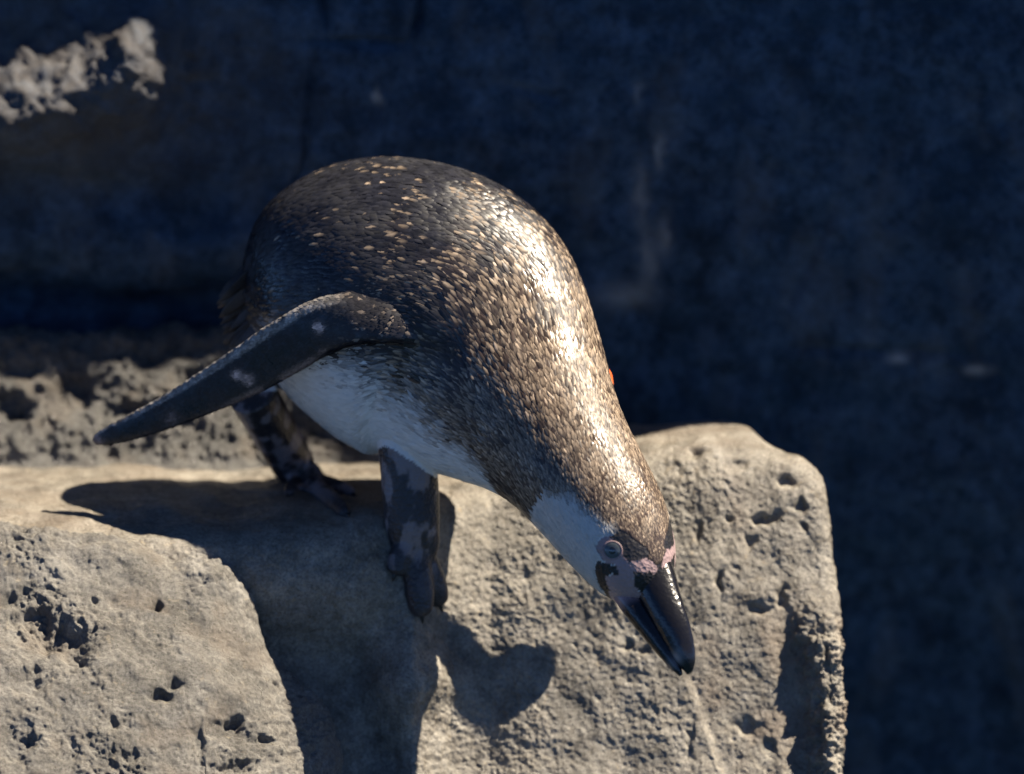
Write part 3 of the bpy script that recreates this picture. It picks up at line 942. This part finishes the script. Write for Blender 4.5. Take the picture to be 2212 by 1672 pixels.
# --- bill
M_BILL = tinted('black_horn', 0.20, 300.0, 0.5, spec=0.5)
def bill_part(name, pts, tintf, parent):
    n, ns = 60, 36
    d, _ = catmull(pts, n)
    C = np.stack([d[:, 0], -d[:, 1], -d[:, 2]], -1)
    T, D, L = frames(C, d[:, 5])
    V_, F_ = tube(C, np.maximum(d[:, 3], .6), np.maximum(d[:, 4], .6), D, L, ns)
    ph = np.tile(np.linspace(0, 2 * math.pi, ns, endpoint=False), n)
    f = np.repeat(np.linspace(0, 1, n), ns)
    # ridge along the top of the bill
    V_ = V_.reshape(n, ns, 3); 
    rid = np.exp(-((((np.linspace(0, 2 * math.pi, ns, endpoint=False) + math.pi) % (2 * math.pi)) - math.pi) / 0.35) ** 2)
    V_ = (V_ + D[:, None] * (rid[None] * (d[:, 3] * 0.10)[:, None])[..., None]).reshape(-1, 3)
    return mesh_object(name, to_world(V_), F_, M_BILL, parent=parent, origin=to_world(np.array([1405.0, -1270.0, 427.0])), attrs={'tint': tintf(f, ph, V_)})
def upper_tint(f, ph, P):
    c = np.tile(np.array([0.008, 0.008, 0.010]), (len(f), 1))
    side_ = np.exp(-((ph - 1.9) / 0.55) ** 2)
    b_ = np.exp(-((f - 0.70) / 0.07) ** 2) * side_
    return c + (np.array([0.34, 0.33, 0.35]) - c) * (0.75 * b_)[:, None]
def lower_tint(f, ph, P):
    c = np.tile(np.array([0.009, 0.009, 0.011]), (len(f), 1))
    pk = sstep(0.36, 0.26, f + 0.04 * np.sin(ph))
    c = c + (np.array([0.33, 0.215, 0.215]) - c) * pk[:, None]
    b_ = np.exp(-((f - 0.80) / 0.06) ** 2) * 0.35
    return c + (np.array([0.30, 0.27, 0.27]) - c) * b_[:, None]
UPB = [(1392, 1222, -405, 60, 56, 0.6), (1410, 1256, -427, 54, 50, 0.6), (1428, 1300, -451, 47, 42, 0.58), (1450, 1348, -473, 41, 35, 0.56), (1468, 1390, -487, 33, 27, 0.55),
       (1480, 1420, -495, 24, 20, 0.55), (1486, 1442, -497, 14, 12, 0.55), (1487, 1456, -497, 4, 4, 0.55)]
LOB = [(1334, 1262, -408, 22, 30, 0.5), (1354, 1284, -422, 27, 36, 0.5), (1381, 1320, -442, 28, 34, 0.5), (1411, 1364, -462, 25, 28, 0.5), (1439, 1407, -478, 19, 20, 0.5), (1460, 1440, -488, 11, 12, 0.5), (1471, 1459, -491, 4, 4, 0.5)]
upper = bill_part('upper_bill', UPB, upper_tint, penguin)
lower = bill_part('lower_bill', LOB, lower_tint, penguin)
lower['label'] = 'black lower bill with pink fleshy base'

# --- eye
M_IRIS = plain('grey_brown_iris', (0.06, 0.072, 0.078), 0.3, coat=0.4)
M_PUPIL = plain('black_pupil', (0.006, 0.006, 0.007), 0.08, coat=1.0)
M_LID = plain('pink_eyelid', (0.27, 0.19, 0.19), 0.5)
loc, nr = on_body(1323, 1189)
def dome(radius, height, n=10, m=28, shift=0.0):
    V_, F_ = [], []
    for i in range(n + 1):
        a_ = i / n * math.pi / 2
        for j in range(m):
            b_ = j / m * 2 * math.pi
            V_.append((radius * math.cos(a_) * math.cos(b_), radius * math.cos(a_) * math.sin(b_), height * math.sin(a_) + shift))
    for i in range(n):
        for j in range(m):
            F_.append([i * m + j, i * m + (j + 1) % m, (i + 1) * m + (j + 1) % m, (i + 1) * m + j])
    return np.array(V_), F_
nz = norm(nr + 0.25 * (-FWD)); nx_ = norm(np.cross(np.array([0, 0, 1.0]), nz)); ny_ = np.cross(nz, nx_)
R3 = np.stack([nx_, ny_, nz], 1)
V_, F_ = dome(17.5 * U, 3.6 * U); 
eye = mesh_object('eye', loc + V_ @ R3.T, F_, M_IRIS, parent=penguin, origin=loc)
V_, F_ = dome(8 * U, 1.8 * U, shift=2.7 * U)
mesh_object('pupil', loc + V_ @ R3.T, F_, M_PUPIL, parent=eye, origin=loc)
nring, nt_ = 32, 10
V_, F_ = [], []
for i in range(nring):
    a_ = i / nring * 2 * math.pi
    for j in range(nt_):
        b_ = j / nt_ * 2 * math.pi
        rr = 19.5 + 2.6 * math.cos(b_)
        V_.append((rr * math.cos(a_) * U, rr * 0.94 * math.sin(a_) * U, (0.1 + 1.1 * math.sin(b_)) * U))
        F_.append([i * nt_ + j, ((i + 1) % nring) * nt_ + j, ((i + 1) % nring) * nt_ + (j + 1) % nt_, i * nt_ + (j + 1) % nt_])
mesh_object('eyelid', loc + np.array(V_) @ R3.T, F_, M_LID, parent=eye, origin=loc)

# --- claws
M_CLAW = plain('dark_claw', (0.02, 0.018, 0.018), 0.3)
for ends in (near_ends, far_ends):
    for pts in ends:
        a_ = np.array(pts[-2][:3]); b_ = np.array(pts[-1][:3])
        dv_ = (b_ - a_) / max(np.linalg.norm(b_ - a_), 1e-6)
        c0 = b_ - dv_ * 4; c1 = b_ + dv_ * 6 + np.array([0, 2, 2]); c2 = b_ + dv_ * 11 + np.array([0, 5, 4])
        V_, F_ = limb([(*c0, 6, 6), (*c1, 4, 4), (*c2, 0.8, 0.8)], 10, 10)
        mesh_object('claw', to_world(V_), F_, M_CLAW, parent=penguin, origin=to_world(np.array([b_[0], -b_[1], -b_[2]])))

# --- orange identity band on the far flipper
M_TAG = plain('orange_plastic', (0.75, 0.13, 0.03), 0.4)
V_, F_ = limb([(1299, 788, -146, 5, 16), (1313, 808, -150, 8, 20), (1321, 832, -154, 5, 16)], 16, 20)
band_o = mesh_object('identity_band', to_world(V_), F_, M_TAG, parent=penguin, origin=to_world(np.array([1309.0, -810.0, 154.0])))
band_o['label'] = 'small orange plastic flipper band'
print('feathers', nf, 'body verts', nv)
